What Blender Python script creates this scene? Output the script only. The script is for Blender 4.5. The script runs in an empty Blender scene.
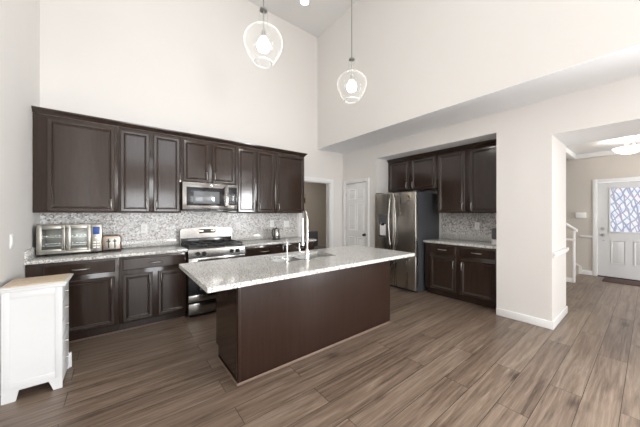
import bpy, bmesh, math, random
from mathutils import Vector, Matrix
random.seed(4)
S = bpy.context.scene
COL = S.collection
PI = math.pi

# ------------------------------------------------------------------ camera
F_PX = 257.5
YAW = math.atan2(201.0, 257.5)
CAM_Z = 1.375
cam_data = bpy.data.cameras.new('camera')
cam_data.sensor_width = 36.0
cam_data.lens = F_PX / 640.0 * 36.0
cam_data.clip_start = 0.02
cam = bpy.data.objects.new('camera', cam_data)
cam.location = (0, 0, CAM_Z)
cam.rotation_euler = (PI / 2, 0, -YAW)
COL.objects.link(cam)
S.camera = cam

# ------------------------------------------------------------------ world, daylight, exposure
W = bpy.data.worlds.new('sky')
S.world = W
W.use_nodes = True
W.node_tree.nodes['Background'].inputs[0].default_value = (0.86, 0.93, 1.0, 1)
W.node_tree.nodes['Background'].inputs[1].default_value = 2.0
S.view_settings.view_transform = 'Standard'
S.view_settings.look = 'None'
S.view_settings.exposure = -0.17
S.view_settings.gamma = 1.0
S.view_settings.use_curve_mapping = False
try:
    S.cycles.use_denoising = True
    S.cycles.max_bounces = 10
    S.cycles.diffuse_bounces = 6
    S.cycles.transparent_max_bounces = 12
    S.cycles.sample_clamp_indirect = 6.0
    S.cycles.caustics_reflective = False
    S.cycles.caustics_refractive = False
except Exception:
    pass

def area(name, loc, rot, sx, sy, power, color=(1, 1, 1)):
    l = bpy.data.lights.new(name, 'AREA')
    l.shape = 'RECTANGLE'; l.size = sx; l.size_y = sy; l.energy = power; l.color = color
    o = bpy.data.objects.new(name, l); o.location = loc; o.rotation_euler = rot
    COL.objects.link(o)
    return o

# daylight lamps in invented, unseen openings of the south and east walls
DAY = (0.97, 0.985, 1.0)
area('added_daylight_door', (0.95, -3.62, 1.15), (PI / 2, 0, 0), 1.86, 2.1, 118, DAY)
area('added_daylight_high', (1.0, -3.62, 3.85), (PI / 2, 0, 0), 2.4, 1.3, 24, DAY)
area('added_daylight_east', (4.19, -2.4, 1.4), (0, PI / 2, 0), 1.7, 1.8, 620, DAY)  # unseen window light, added to brighten the west wall
for lx, ly in ((0.6, -1.9), (1.9, -1.9), (0.6, 0.9), (1.9, 0.9)):
    rl = area('added_ceiling_fill', (lx, ly, 5.09), (0, 0, 0), 0.2, 0.2, 3, (1, 0.98, 0.95))  # added ceiling fill without fixtures, for more even room light
area('added_foyer_daylight', (7.0, -2.52, 1.3), (PI / 2, 0, 0), 1.2, 2.0, 80, DAY)  # unseen area light added to lift the foyer
area('added_next_room_fill', (3.9, 5.4, 2.66), (0, 0, 0), 0.5, 0.5, 14, (1, 0.93, 0.84))  # added fill for the next room, no fixture modelled

# ------------------------------------------------------------------ materials
def new_mat(name):
    m = bpy.data.materials.new(name); m.use_nodes = True
    return m, m.node_tree.nodes, m.node_tree.links, m.node_tree.nodes['Principled BSDF']

def setp(b, **k):
    for key, v in k.items():
        key = key.replace('_', ' ')
        if key in b.inputs:
            b.inputs[key].default_value = v

def c4(c):
    return (c[0], c[1], c[2], 1)

def srgb(r, g, b):
    f = lambda v: (v / 255 / 12.92) if v <= 10 else ((v / 255 + 0.055) / 1.055) ** 2.4
    return (f(r), f(g), f(b))

def plain(name, col, rough=0.5, metal=0.0, noise=0.04, nscale=40, **k):
    m, n, l, b = new_mat(name)
    setp(b, Roughness=rough, Metallic=metal, **k)
    tc = n.new('ShaderNodeTexCoord'); no = n.new('ShaderNodeTexNoise')
    no.inputs['Scale'].default_value = nscale
    l.new(tc.outputs['Object'], no.inputs['Vector'])
    mx = n.new('ShaderNodeMix'); mx.data_type = 'RGBA'
    mx.inputs['A'].default_value = c4([max(0, x * (1 - noise)) for x in col])
    mx.inputs['B'].default_value = c4([min(1, x * (1 + noise)) for x in col])
    l.new(no.outputs['Fac'], mx.inputs['Factor'])
    l.new(mx.outputs['Result'], b.inputs['Base Color'])
    return m

def ramp(n, stops, interp='LINEAR'):
    r = n.new('ShaderNodeValToRGB')
    r.color_ramp.interpolation = interp
    e = r.color_ramp.elements
    e[0].position, e[0].color = stops[0][0], c4(stops[0][1])
    e[1].position, e[1].color = stops[-1][0], c4(stops[-1][1])
    for p, c in stops[1:-1]:
        x = e.new(p); x.color = c4(c)
    return r

def mapping(n, l, scale, loc=(0, 0, 0), coord='Object'):
    tc = n.new('ShaderNodeTexCoord'); mp = n.new('ShaderNodeMapping')
    mp.inputs['Scale'].default_value = scale; mp.inputs['Location'].default_value = loc
    l.new(tc.outputs[coord], mp.inputs['Vector'])
    return mp

def wood_cab(name, c0, c1, rough=0.32, spec=0.4):
    m, n, l, b = new_mat(name)
    mp = mapping(n, l, (38, 38, 3.0))
    no = n.new('ShaderNodeTexNoise'); no.inputs['Scale'].default_value = 1.0
    no.inputs['Detail'].default_value = 5; no.inputs['Distortion'].default_value = 0.6
    l.new(mp.outputs[0], no.inputs['Vector'])
    r = ramp(n, [(0.3, c0), (0.7, c1)])
    l.new(no.outputs['Fac'], r.inputs['Fac']); l.new(r.outputs[0], b.inputs['Base Color'])
    setp(b, Roughness=rough)
    b.inputs['Specular IOR Level'].default_value = spec
    return m

def granite(name):
    m, n, l, b = new_mat(name)
    mp = mapping(n, l, (1, 1, 1))
    a = n.new('ShaderNodeTexNoise'); a.inputs['Scale'].default_value = 95; a.inputs['Detail'].default_value = 3
    v = n.new('ShaderNodeTexVoronoi'); v.inputs['Scale'].default_value = 130
    g = n.new('ShaderNodeTexNoise'); g.inputs['Scale'].default_value = 14
    for t in (a, v, g):
        l.new(mp.outputs[0], t.inputs['Vector'])
    r = ramp(n, [(0.36, srgb(140, 137, 133)), (0.46, srgb(198, 197, 194)), (0.55, srgb(226, 226, 224)), (0.7, srgb(244, 244, 243))])
    l.new(a.outputs['Fac'], r.inputs['Fac'])
    sp = n.new('ShaderNodeSeparateColor'); l.new(v.outputs['Color'], sp.inputs[0])
    r2 = ramp(n, [(0.0, (0.3, 0.28, 0.26)), (0.09, (0.5, 0.47, 0.44)), (0.17, (1, 1, 1)), (1.0, (1, 1, 1))])
    l.new(sp.outputs[0], r2.inputs['Fac'])
    mx = n.new('ShaderNodeMix'); mx.data_type = 'RGBA'; mx.blend_type = 'MULTIPLY'
    mx.inputs['Factor'].default_value = 0.75
    l.new(r.outputs[0], mx.inputs['A']); l.new(r2.outputs[0], mx.inputs['B'])
    r3 = ramp(n, [(0.3, (0.88, 0.87, 0.85)), (0.7, (1, 1, 1))])
    l.new(g.outputs['Fac'], r3.inputs['Fac'])
    m2 = n.new('ShaderNodeMix'); m2.data_type = 'RGBA'; m2.blend_type = 'MULTIPLY'; m2.inputs['Factor'].default_value = 1
    l.new(mx.outputs['Result'], m2.inputs['A']); l.new(r3.outputs[0], m2.inputs['B'])
    l.new(m2.outputs['Result'], b.inputs['Base Color'])
    setp(b, Roughness=0.13)
    return m

def mosaic(name):
    m, n, l, b = new_mat(name)
    mp = mapping(n, l, (1, 1, 1))
    v = n.new('ShaderNodeTexVoronoi'); v.inputs['Scale'].default_value = 62
    e = n.new('ShaderNodeTexVoronoi'); e.inputs['Scale'].default_value = 62; e.feature = 'DISTANCE_TO_EDGE'
    for t in (v, e):
        l.new(mp.outputs[0], t.inputs['Vector'])
    sp = n.new('ShaderNodeSeparateColor'); l.new(v.outputs['Color'], sp.inputs[0])
    r = ramp(n, [(0.0, srgb(120, 115, 112)), (0.12, srgb(162, 158, 155)), (0.30, srgb(190, 187, 185)), (0.55, srgb(210, 208, 207)), (0.8, srgb(232, 232, 232))], 'CONSTANT')
    l.new(sp.outputs[0], r.inputs['Fac'])
    re = ramp(n, [(0.0, (0, 0, 0)), (0.09, (1, 1, 1))])
    l.new(e.outputs['Distance'], re.inputs['Fac'])
    mx = n.new('ShaderNodeMix'); mx.data_type = 'RGBA'
    mx.inputs['A'].default_value = c4(srgb(206, 203, 199))
    l.new(re.outputs[0], mx.inputs['Factor']); l.new(r.outputs[0], mx.inputs['B'])
    l.new(mx.outputs['Result'], b.inputs['Base Color'])
    setp(b, Roughness=0.22)
    bp = n.new('ShaderNodeBump'); bp.inputs['Strength'].default_value = 0.3; bp.inputs['Distance'].default_value = 0.002
    l.new(re.outputs[0], bp.inputs['Height']); l.new(bp.outputs[0], b.inputs['Normal'])
    return m

def plank_floor(name):
    m, n, l, b = new_mat(name)
    mp = mapping(n, l, (1, 1, 1), (0.31, -0.5 + 0.1875 * 30, 0))
    br = n.new('ShaderNodeTexBrick')
    br.offset = 0.37; br.offset_frequency = 2; br.squash = 1
    setp(br, Scale=1.0)
    br.inputs['Mortar Size'].default_value = 0.0022
    br.inputs['Mortar Smooth'].default_value = 0.2
    br.inputs['Brick Width'].default_value = 1.52
    br.inputs['Row Height'].default_value = 0.1875
    br.inputs['Color1'].default_value = (0, 0, 0, 1); br.inputs['Color2'].default_value = (1, 1, 1, 1)
    br.inputs['Mortar'].default_value = (0.5, 0.5, 0.5, 1)
    l.new(mp.outputs[0], br.inputs['Vector'])
    # a random shift of the grain per board
    wn = n.new('ShaderNodeVectorMath'); wn.operation = 'SCALE'; wn.inputs['Scale'].default_value = 37.0
    l.new(br.outputs['Color'], wn.inputs[0])
    ad = n.new('ShaderNodeVectorMath'); ad.operation = 'ADD'
    l.new(mp.outputs[0], ad.inputs[0]); l.new(wn.outputs[0], ad.inputs[1])
    ms = n.new('ShaderNodeMapping'); ms.inputs['Scale'].default_value = (0.95, 17, 1)
    l.new(ad.outputs[0], ms.inputs['Vector'])
    g = n.new('ShaderNodeTexNoise'); g.inputs['Scale'].default_value = 1.3; g.inputs['Detail'].default_value = 7
    g.inputs['Roughness'].default_value = 0.62; g.inputs['Distortion'].default_value = 0.9
    l.new(ms.outputs[0], g.inputs['Vector'])
    ms2 = n.new('ShaderNodeMapping'); ms2.inputs['Scale'].default_value = (7, 150, 1)
    l.new(ad.outputs[0], ms2.inputs['Vector'])
    g2 = n.new('ShaderNodeTexNoise'); g2.inputs['Scale'].default_value = 1.0; g2.inputs['Detail'].default_value = 3
    l.new(ms2.outputs[0], g2.inputs['Vector'])
    # knots
    ms3 = n.new('ShaderNodeMapping'); ms3.inputs['Scale'].default_value = (1.6, 4.2, 1)
    l.new(ad.outputs[0], ms3.inputs['Vector'])
    kn = n.new('ShaderNodeTexVoronoi'); kn.inputs['Scale'].default_value = 1.0
    l.new(ms3.outputs[0], kn.inputs['Vector'])
    rk = ramp(n, [(0.03, (1, 1, 1)), (0.2, (0, 0, 0))])
    l.new(kn.outputs['Distance'], rk.inputs['Fac'])
    # value = board tone + grain
    def math_(op, a, bb):
        x = n.new('ShaderNodeMath'); x.operation = op
        if op == 'MULTIPLY_ADD':
            x.inputs[2].default_value = -0.11
        for i, q in enumerate((a, bb)):
            if isinstance(q, (int, float)):
                x.inputs[i].default_value = q
            else:
                l.new(q, x.inputs[i])
        return x.outputs[0]
    tone = math_('MULTIPLY', br.outputs['Color'], 0.15)
    gr = math_('MULTIPLY_ADD', g.outputs['Fac'], 1.05)
    gf = math_('MULTIPLY', g2.outputs['Fac'], 0.36)
    kk = math_('MULTIPLY', rk.outputs[0], 0.24)
    val = math_('SUBTRACT', math_('ADD', math_('ADD', tone, gr), gf), kk)
    r = ramp(n, FLOOR_STOPS)
    l.new(val, r.inputs['Fac'])
    mx = n.new('ShaderNodeMix'); mx.data_type = 'RGBA'
    l.new(br.outputs['Fac'], mx.inputs['Factor'])
    l.new(r.outputs[0], mx.inputs['A']); mx.inputs['B'].default_value = c4(srgb(46, 37, 31))
    l.new(mx.outputs['Result'], b.inputs['Base Color'])
    rr = n.new('ShaderNodeMapRange')
    rr.inputs['To Min'].default_value = 0.27; rr.inputs['To Max'].default_value = 0.42
    l.new(g2.outputs['Fac'], rr.inputs['Value']); l.new(rr.outputs[0], b.inputs['Roughness'])
    bp = n.new('ShaderNodeBump'); bp.inputs['Strength'].default_value = 0.25; bp.inputs['Distance'].default_value = 0.002
    iv = math_('SUBTRACT', 1.0, br.outputs['Fac'])
    l.new(iv, bp.inputs['Height']); l.new(bp.outputs[0], b.inputs['Normal'])
    return m

FLOOR_STOPS = [(0.36, srgb(61, 49, 40)), (0.52, srgb(97, 81, 69)), (0.68, srgb(120, 103, 89)), (0.94, srgb(150, 134, 118))]

def brushed(name, col, rough=0.28, axis='x'):
    m, n, l, b = new_mat(name)
    sc = {'x': (1.5, 90, 90), 'z': (9, 9, 0.4)}[axis]
    mp = mapping(n, l, sc)
    no = n.new('ShaderNodeTexNoise'); no.inputs['Scale'].default_value = 1.0; no.inputs['Detail'].default_value = 3
    l.new(mp.outputs[0], no.inputs['Vector'])
    r = n.new('ShaderNodeMapRange'); r.inputs['To Min'].default_value = rough - 0.06; r.inputs['To Max'].default_value = rough + 0.08
    l.new(no.outputs['Fac'], r.inputs['Value']); l.new(r.outputs[0], b.inputs['Roughness'])
    mx = n.new('ShaderNodeMix'); mx.data_type = 'RGBA'
    mx.inputs['A'].default_value = c4([x * 0.86 for x in col]); mx.inputs['B'].default_value = c4([min(1, x * 1.12) for x in col])
    l.new(no.outputs['Fac'], mx.inputs['Factor']); l.new(mx.outputs['Result'], b.inputs['Base Color'])
    setp(b, Metallic=1.0)
    return m

def emit(name, col, strength):
    m, n, l, b = new_mat(name)
    setp(b, Roughness=0.4)
    b.inputs['Base Color'].default_value = c4(col)
    b.inputs['Emission Color'].default_value = c4(col)
    b.inputs['Emission Strength'].default_value = strength
    return m

def thin_glass(name, tint=(1, 1, 1), edge=0.35):
    m = bpy.data.materials.new(name); m.use_nodes = True
    n, l = m.node_tree.nodes, m.node_tree.links
    n.clear()
    out = n.new('ShaderNodeOutputMaterial')
    tr = n.new('ShaderNodeBsdfTransparent'); tr.inputs[0].default_value = c4(tint)
    gl = n.new('ShaderNodeBsdfGlossy'); gl.inputs['Roughness'].default_value = 0.03
    gl.inputs[0].default_value = (1, 1, 1, 1)
    lw = n.new('ShaderNodeLayerWeight'); lw.inputs['Blend'].default_value = 0.5
    pw = n.new('ShaderNodeMath'); pw.operation = 'POWER'; pw.inputs[1].default_value = 3.5
    l.new(lw.outputs['Facing'], pw.inputs[0])
    fr = n.new('ShaderNodeMath'); fr.operation = 'MULTIPLY_ADD'
    fr.inputs[1].default_value = edge; fr.inputs[2].default_value = 0.045
    l.new(pw.outputs[0], fr.inputs[0])
    mx = n.new('ShaderNodeMixShader')
    l.new(fr.outputs[0], mx.inputs[0]); l.new(tr.outputs[0], mx.inputs[1]); l.new(gl.outputs[0], mx.inputs[2])
    l.new(mx.outputs[0], out.inputs[0])
    return m

def leaf_glass(name):
    """Lit door glass with a pattern of slender wavy leaves."""
    m, n, l, b = new_mat(name)
    tc = n.new('ShaderNodeTexCoord')
    strands = None
    for k, (rot, sc, off, dist) in enumerate(((0.42, 9.0, 0.0, 5.0), (-0.5, 7.5, 3.0, 6.0), (0.12, 6.0, 7.0, 7.0))):
        mp = n.new('ShaderNodeMapping')
        mp.inputs['Rotation'].default_value = (rot, 0, 0); mp.inputs['Location'].default_value = (off, off, off)
        l.new(tc.outputs['Object'], mp.inputs['Vector'])
        w = n.new('ShaderNodeTexWave'); w.wave_type = 'BANDS'; w.bands_direction = 'Y'
        w.inputs['Scale'].default_value = sc * 0.42; w.inputs['Distortion'].default_value = dist
        w.inputs['Detail'].default_value = 1.0; w.inputs['Detail Scale'].default_value = 0.9
        l.new(mp.outputs[0], w.inputs['Vector'])
        r = ramp(n, [(0.0, srgb(134, 134, 150)), (0.06, srgb(176, 178, 196)), (0.17, (1, 1, 1))])
        l.new(w.outputs['Fac'], r.inputs['Fac'])
        if strands is None:
            strands = r.outputs[0]
        else:
            mm = n.new('ShaderNodeMix'); mm.data_type = 'RGBA'; mm.blend_type = 'DARKEN'; mm.inputs['Factor'].default_value = 1
            l.new(strands, mm.inputs['A']); l.new(r.outputs[0], mm.inputs['B'])
            strands = mm.outputs['Result']
    no = n.new('ShaderNodeTexNoise'); no.inputs['Scale'].default_value = 9
    l.new(tc.outputs['Object'], no.inputs['Vector'])
    rc = ramp(n, [(0.35, srgb(196, 204, 236)), (0.5, srgb(222, 234, 242)), (0.65, srgb(232, 222, 236))])
    l.new(no.outputs['Fac'], rc.inputs['Fac'])
    mm = n.new('ShaderNodeMix'); mm.data_type = 'RGBA'; mm.blend_type = 'MULTIPLY'; mm.inputs['Factor'].default_value = 1
    l.new(rc.outputs[0], mm.inputs['A']); l.new(strands, mm.inputs['B'])
    b.inputs['Base Color'].default_value = (0.25, 0.25, 0.27, 1); l.new(mm.outputs['Result'], b.inputs['Emission Color'])
    b.inputs['Emission Strength'].default_value = 0.95
    setp(b, Roughness=0.25)
    return m

M = {}
M['wall'] = plain('wall_paint', (0.735, 0.716, 0.692), 0.75, noise=0.012, nscale=3)
M['ceiling'] = plain('ceiling_paint', (0.76, 0.76, 0.755), 0.8, noise=0.01, nscale=3)
M['soffit'] = plain('lightened_soffit_paint', (0.87, 0.90, 0.93), 0.8, noise=0.01, nscale=3)  # lighter and bluer than the ceiling, in place of missing bounce light
M['wall_shaded'] = plain('shaded_wall_paint', (0.58, 0.54, 0.49), 0.75, noise=0.012, nscale=3)  # wall paint darkened, the weaker foyer and next-room light in its colour
M['trim'] = plain('white_trim_paint', (0.82, 0.82, 0.815), 0.35, noise=0.01)
M['white'] = plain('white_enamel', (0.66, 0.665, 0.67), 0.35, noise=0.015)
M['plate'] = plain('white_plastic', (0.88, 0.88, 0.875), 0.3, noise=0.01)
M['floor'] = plank_floor('wood_planks')
M['cab'] = wood_cab('espresso_wood', (0.028, 0.0168, 0.0122), (0.038, 0.0230, 0.0170), 0.13, 0.55)
M['cab_dark'] = plain('toe_kick_black', (0.010, 0.008, 0.008), 0.5)
M['island'] = wood_cab('island_brown_panel', (0.024, 0.0125, 0.0086), (0.031, 0.0168, 0.0120), 0.34, 0.14)
M['granite'] = granite('speckled_granite')
M['mosaic'] = mosaic('pebble_mosaic')
M['rod'] = plain('pendant_rod_metal', (0.30, 0.295, 0.285), 0.4, 1.0)
M['nickel'] = plain('satin_nickel', (0.46, 0.445, 0.425), 0.3, 1.0)
M['chrome'] = plain('polished_chrome', (0.85, 0.85, 0.86), 0.1, 1.0)
M['steel'] = brushed('brushed_stainless', (0.35, 0.338, 0.322), 0.15, 'x')
M['darkened_steel'] = brushed('darkened_stainless', (0.25, 0.24, 0.228), 0.2, 'x')  # copy of the steel, darkened to offset window reflections on the backguard
M['fridge_steel'] = brushed('dark_stainless', (0.47, 0.44, 0.40), 0.27, 'z')
M['sink_steel'] = plain('sink_steel', (0.72, 0.72, 0.71), 0.38, 1.0)
M['fridge_side'] = plain('charcoal_enamel', (0.050, 0.053, 0.060), 0.4)
M['black'] = plain('black_gloss', (0.012, 0.012, 0.014), 0.15)
M['black_matte'] = plain('cast_iron', (0.02, 0.02, 0.021), 0.5)
M['smoke'] = plain('dark_window_glass', (0.16, 0.17, 0.18), 0.08)
M['brown_trim'] = plain('brown_shoe_moulding', srgb(120, 100, 88), 0.4)
M['butcher'] = wood_cab('pale_wood_top', srgb(196, 176, 150), srgb(220, 203, 180), 0.5)
M['oven_body'] = brushed('champagne_steel', (0.37, 0.355, 0.32), 0.33, 'x')
M['screen'] = emit('blue_screen', (0.01, 0.045, 0.22), 0.35)
M['bronze'] = plain('copper_tinted_steel', (0.62, 0.47, 0.38), 0.25, 1.0)
M['glass'] = thin_glass('clear_glass', (0.985, 0.99, 0.99), 0.45)
_n, _l = M['glass'].node_tree.nodes, M['glass'].node_tree.links
_mx = next(q for q in _n if q.type == 'MIX_SHADER'); _gl = next(q for q in _n if q.type == 'BSDF_GLOSSY')
_df = _n.new('ShaderNodeBsdfDiffuse'); _df.inputs[0].default_value = (0.9, 0.9, 0.9, 1)  # white diffuse edge stands in for grazing reflections in the glass
_tl = _n.new('ShaderNodeBsdfTranslucent'); _tl.inputs[0].default_value = (0.9, 0.9, 0.9, 1)
_m1 = _n.new('ShaderNodeMixShader'); _m1.inputs[0].default_value = 0.5
_m2 = _n.new('ShaderNodeMixShader'); _m2.inputs[0].default_value = 0.3
_l.new(_df.outputs[0], _m1.inputs[1]); _l.new(_tl.outputs[0], _m1.inputs[2])
_l.new(_m1.outputs[0], _m2.inputs[1]); _l.new(_gl.outputs[0], _m2.inputs[2])
_l.new(_m2.outputs[0], _mx.inputs[2])
M['rim'] = plain('pale_glass_rim', (0.9, 0.91, 0.92), 0.15, noise=0.01, Alpha=0.6)
M['window_glass'] = thin_glass('oven_window_glass', (0.9, 0.92, 0.92), 0.6)
M['bulb'] = emit('bulb_glow', (1.0, 0.95, 0.88), 28)
M['bowl'] = emit('frosted_glass_glow', (1.0, 0.95, 0.87), 3.2)
M['downlight'] = emit('downlight_glow', (1.0, 0.96, 0.9), 9)
M['leaf'] = leaf_glass('leaf_pattern_glass')
M['mat'] = plain('brown_mat_pile', srgb(88, 68, 62), 0.95, noise=0.3, nscale=160)
M['grey_fabric'] = plain('slate_fabric', srgb(104, 108, 116), 0.8)
M['dark_wood'] = plain('dark_wood', srgb(66, 56, 50), 0.4)
M['brass'] = plain('brass', (0.72, 0.58, 0.36), 0.25, 1.0)
M['plastic_grey'] = plain('grey_plastic', srgb(84, 84, 86), 0.45)
M['paper'] = plain('pale_print', srgb(176, 164, 148), 0.7, noise=0.15, nscale=30)
M['carpet'] = plain('stair_carpet', srgb(160, 150, 140), 0.95, noise=0.15, nscale=200)

# ------------------------------------------------------------------ mesh helpers
def box(bm, x0, x1, y0, y1, z0, z1, bev=0.0, seg=2):
    g = bmesh.ops.create_cube(bm, size=1.0)
    vs = g['verts']
    sx, sy, sz = abs(x1 - x0), abs(y1 - y0), abs(z1 - z0)
    c = Vector(((x0 + x1) / 2, (y0 + y1) / 2, (z0 + z1) / 2))
    for v in vs:
        v.co = Vector((v.co.x * sx, v.co.y * sy, v.co.z * sz)) + c
    if bev > 0:
        es = list({e for v in vs for e in v.link_edges})
        bmesh.ops.bevel(bm, geom=es, offset=min(bev, 0.45 * min(sx, sy, sz)), segments=seg, profile=0.5, affect='EDGES', clamp_overlap=True)

def cyl(bm, p0, p1, r0, r1=None, seg=20, bev=0):
    p0, p1 = Vector(p0), Vector(p1)
    r1 = r0 if r1 is None else r1
    d = p1 - p0
    q = Vector((0, 0, 1)).rotation_difference(d.normalized()).to_matrix().to_4x4()
    g = bmesh.ops.create_cone(bm, cap_ends=True, cap_tris=False, segments=seg, radius1=r0, radius2=r1, depth=d.length)
    bmesh.ops.transform(bm, matrix=Matrix.Translation((p0 + p1) / 2) @ q, verts=g['verts'])

def tube(bm, pts, r, seg=12, caps=True):
    pts = [Vector(p) for p in pts]
    rs = r if isinstance(r, (list, tuple)) else [r] * len(pts)
    rings = []
    t0 = (pts[1] - pts[0]).normalized()
    ref = Vector((0, 0, 1)) if abs(t0.z) < 0.9 else Vector((1, 0, 0))
    nrm = t0.cross(ref).normalized()
    for i, p in enumerate(pts):
        a = pts[max(i - 1, 0)]; b = pts[min(i + 1, len(pts) - 1)]
        t = (b - a).normalized()
        nrm = (nrm - t * nrm.dot(t)).normalized()
        bi = t.cross(nrm)
        rings.append([bm.verts.new(p + (nrm * math.cos(2 * PI * k / seg) + bi * math.sin(2 * PI * k / seg)) * rs[i]) for k in range(seg)])
    for a, b in zip(rings, rings[1:]):
        for k in range(seg):
            bm.faces.new((a[k], a[(k + 1) % seg], b[(k + 1) % seg], b[k]))
    if caps:
        bm.faces.new(list(reversed(rings[0]))); bm.faces.new(rings[-1])

def lathe(bm, prof, c=(0, 0, 0), seg=32):
    c = Vector(c)
    rings = []
    for r, z in prof:
        if r < 1e-6:
            rings.append([bm.verts.new(c + Vector((0, 0, z)))])
        else:
            rings.append([bm.verts.new(c + Vector((r * math.cos(2 * PI * k / seg), r * math.sin(2 * PI * k / seg), z))) for k in range(seg)])
    for a, b in zip(rings, rings[1:]):
        for k in range(seg):
            k2 = (k + 1) % seg
            if len(a) == 1 and len(b) == 1:
                continue
            if len(a) == 1:
                bm.faces.new((a[0], b[k2], b[k]))
            elif len(b) == 1:
                bm.faces.new((a[k], a[k2], b[0]))
            else:
                bm.faces.new((a[k], a[k2], b[k2], b[k]))

def prism(bm, poly, axis, a0, a1):
    """Extrude a 2-D polygon along an axis (x: poly=(y,z), y: poly=(x,z), z: poly=(x,y))."""
    def P(u, v, a):
        return {'x': (a, u, v), 'y': (u, a, v), 'z': (u, v, a)}[axis]
    A = [bm.verts.new(P(u, v, a0)) for u, v in poly]
    B = [bm.verts.new(P(u, v, a1)) for u, v in poly]
    bm.faces.new(A); bm.faces.new(list(reversed(B)))
    k = len(poly)
    for i in range(k):
        bm.faces.new((A[i], B[i], B[(i + 1) % k], A[(i + 1) % k]))

def panel(bm, x0, x1, z0, z1, yb, t=0.02, stile=0.046, style='door'):
    """A framed cabinet front facing -y whose back lies at yb."""
    g = bmesh.ops.create_cube(bm, size=1.0)
    for v in g['verts']:
        v.co = Vector(((x0 + x1) / 2 + v.co.x * (x1 - x0), yb - t / 2 + v.co.y * t, (z0 + z1) / 2 + v.co.z * (z1 - z0)))
    bmesh.ops.recalc_face_normals(bm, faces=list({f for v in g['verts'] for f in v.link_faces}))
    front = [f for f in {f for v in g['verts'] for f in v.link_faces} if f.normal.y < -0.9]
    steps = [(0.005, 0.003), (stile - 0.020, 0), (0.008, -0.006), (0.006, 0.005), (0.004, 0), (0.006, -0.005), (0.008, 0.0)] if style == 'door' else [(0.006, 0.004), (0.012, 0.0)]
    # the outer edge is set back a little, then steps forward to a flat frame, a raised bead and a sunk panel
    for th, dp in steps:
        r = bmesh.ops.inset_individual(bm, faces=front, thickness=th, depth=dp, use_even_offset=True)

def obj(name, bm, mat, parent=None, angle=35, label=None):
    bmesh.ops.recalc_face_normals(bm, faces=bm.faces)
    me = bpy.data.meshes.new(name)
    bm.to_mesh(me); bm.free()
    for p in me.polygons:
        p.use_smooth = True
    me.set_sharp_from_angle(angle=math.radians(angle))
    if mat is not None:
        me.materials.append(mat)
    o = bpy.data.objects.new(name, me)
    COL.objects.link(o)
    if parent is not None:
        o.parent = parent
    if label:
        o['label'] = label
    return o

def nb():
    return bmesh.new()

def thing(name, label, cat, loc=(0, 0, 0), rotz=0.0, group=None):
    o = bpy.data.objects.new(name, None)
    o.empty_display_size = 0.1
    COL.objects.link(o)
    o.location = loc; o.rotation_euler = (0, 0, rotz)
    o['label'] = label; o['category'] = cat
    if group:
        o['group'] = group
    return o

def tag(o, label, cat, group=None):
    o['label'] = label; o['category'] = cat
    if group:
        o['group'] = group
    return o

def struct(name, bm, mat, parent=None):
    o = obj(name, bm, mat, parent)
    if parent is None:
        o['kind'] = 'structure'
    return o

def boxes(*bs):
    bm = nb()
    for b in bs:
        box(bm, *b)
    return bm

# ------------------------------------------------------------------ room shell
XW, YN, XE, XU = -0.72, 4.33, 4.05, 3.31
ZC, ZS = 5.10, 2.74
YS = -3.5
struct('floor', boxes((-0.9, 8.6, -3.7, 8.0, -0.12, 0.0)), M['floor'])
struct('ceiling', boxes((-0.84, XU + 0.12, YS - 0.12, YN + 0.12, ZC, ZC + 0.12)), M['ceiling'])
struct('wall_north', boxes(
    (XW - 0.12, 2.92, YN, YN + 0.12, 0, ZC),
    (2.92, 3.66, YN, YN + 0.12, 2.045, ZC),
    (3.66, 4.17, YN, YN + 0.12, 0, ZC)), M['wall'])
struct('wall_west', boxes(
    (XW - 0.12, XW, YS, YN, 0, ZC)), M['wall'])
# south wall behind the camera: sliding-door and high-window openings, invented to bring in daylight
struct('wall_south', boxes(
    (XW - 0.12, 0.02, YS - 0.12, YS, 0, ZC),
    (0.02, 1.88, YS - 0.12, YS, 2.2, 3.2),
    (0.02, 2.2, YS - 0.12, YS, 4.5, ZC),
    (1.88, 2.25, YS - 0.12, YS, 0, 3.2),
    (2.2, 4.17, YS - 0.12, YS, 3.2, ZC),
    (2.25, 4.17, YS - 0.12, YS, 0, 3.2)), M['wall'])
struct('wall_east', boxes(
    (XE, XE + 0.12, 4.255, YN, 0, ZS),               # beside the white door
    (XE, XE + 0.12, 3.60, 4.255, 2.05, ZS),
    (XE, XE + 0.12, 3.454, 3.60, 0, ZS),
    (XE, 4.885, 3.354, 3.454, 0, ZS),                # left cheek of the alcove
    (XE, 4.885, 1.285, 3.354, 2.48, ZS),             # alcove header
    (4.79, 4.885, 1.285, 3.354, 0, 2.48),            # alcove back
    (XE, 4.885, 0.715, 1.285, 0, ZS),                # pier
    (XE, 4.885, -1.3, 0.715, 2.315, ZS),             # foyer header
    (XE, XE + 0.12, -1.5, -1.3, 0, ZS),
    (XE, XE + 0.12, YS, -3.3, 0, ZS),
    (XE, XE + 0.12, -3.3, -1.5, 0, 0.55),  # sill of the invented east window opening
    (XE, XE + 0.12, -3.3, -1.5, 2.25, ZS),
    (XE + 0.12, 4.885, -1.42, -1.3, 0, ZS)), M['wall'])
struct('wall_east_upper', boxes((XU, XU + 0.12, YS, YN, ZS, ZC)), M['wall'])
struct('ceiling_soffit', boxes((XU + 0.12, 4.885, -1.42, YN, ZS, ZS + 0.12), (XU + 0.12, 4.17, YS, -1.42, ZS, ZS + 0.12)), M['soffit'])
bm = nb(); box(bm, XU, XU + 0.12, YS, YN, ZS - 0.004, ZS)
struct('trim_1', bm, M['soffit'])
struct('ceiling_alcove', boxes((XE + 0.001, 4.789, 1.2855, 3.3535, 2.477, 2.48)), M['soffit'])
struct('ceiling_foyer_header', boxes((XE + 0.001, 4.884, -1.299, 0.7145, 2.312, 2.315)), M['soffit'])

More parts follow.
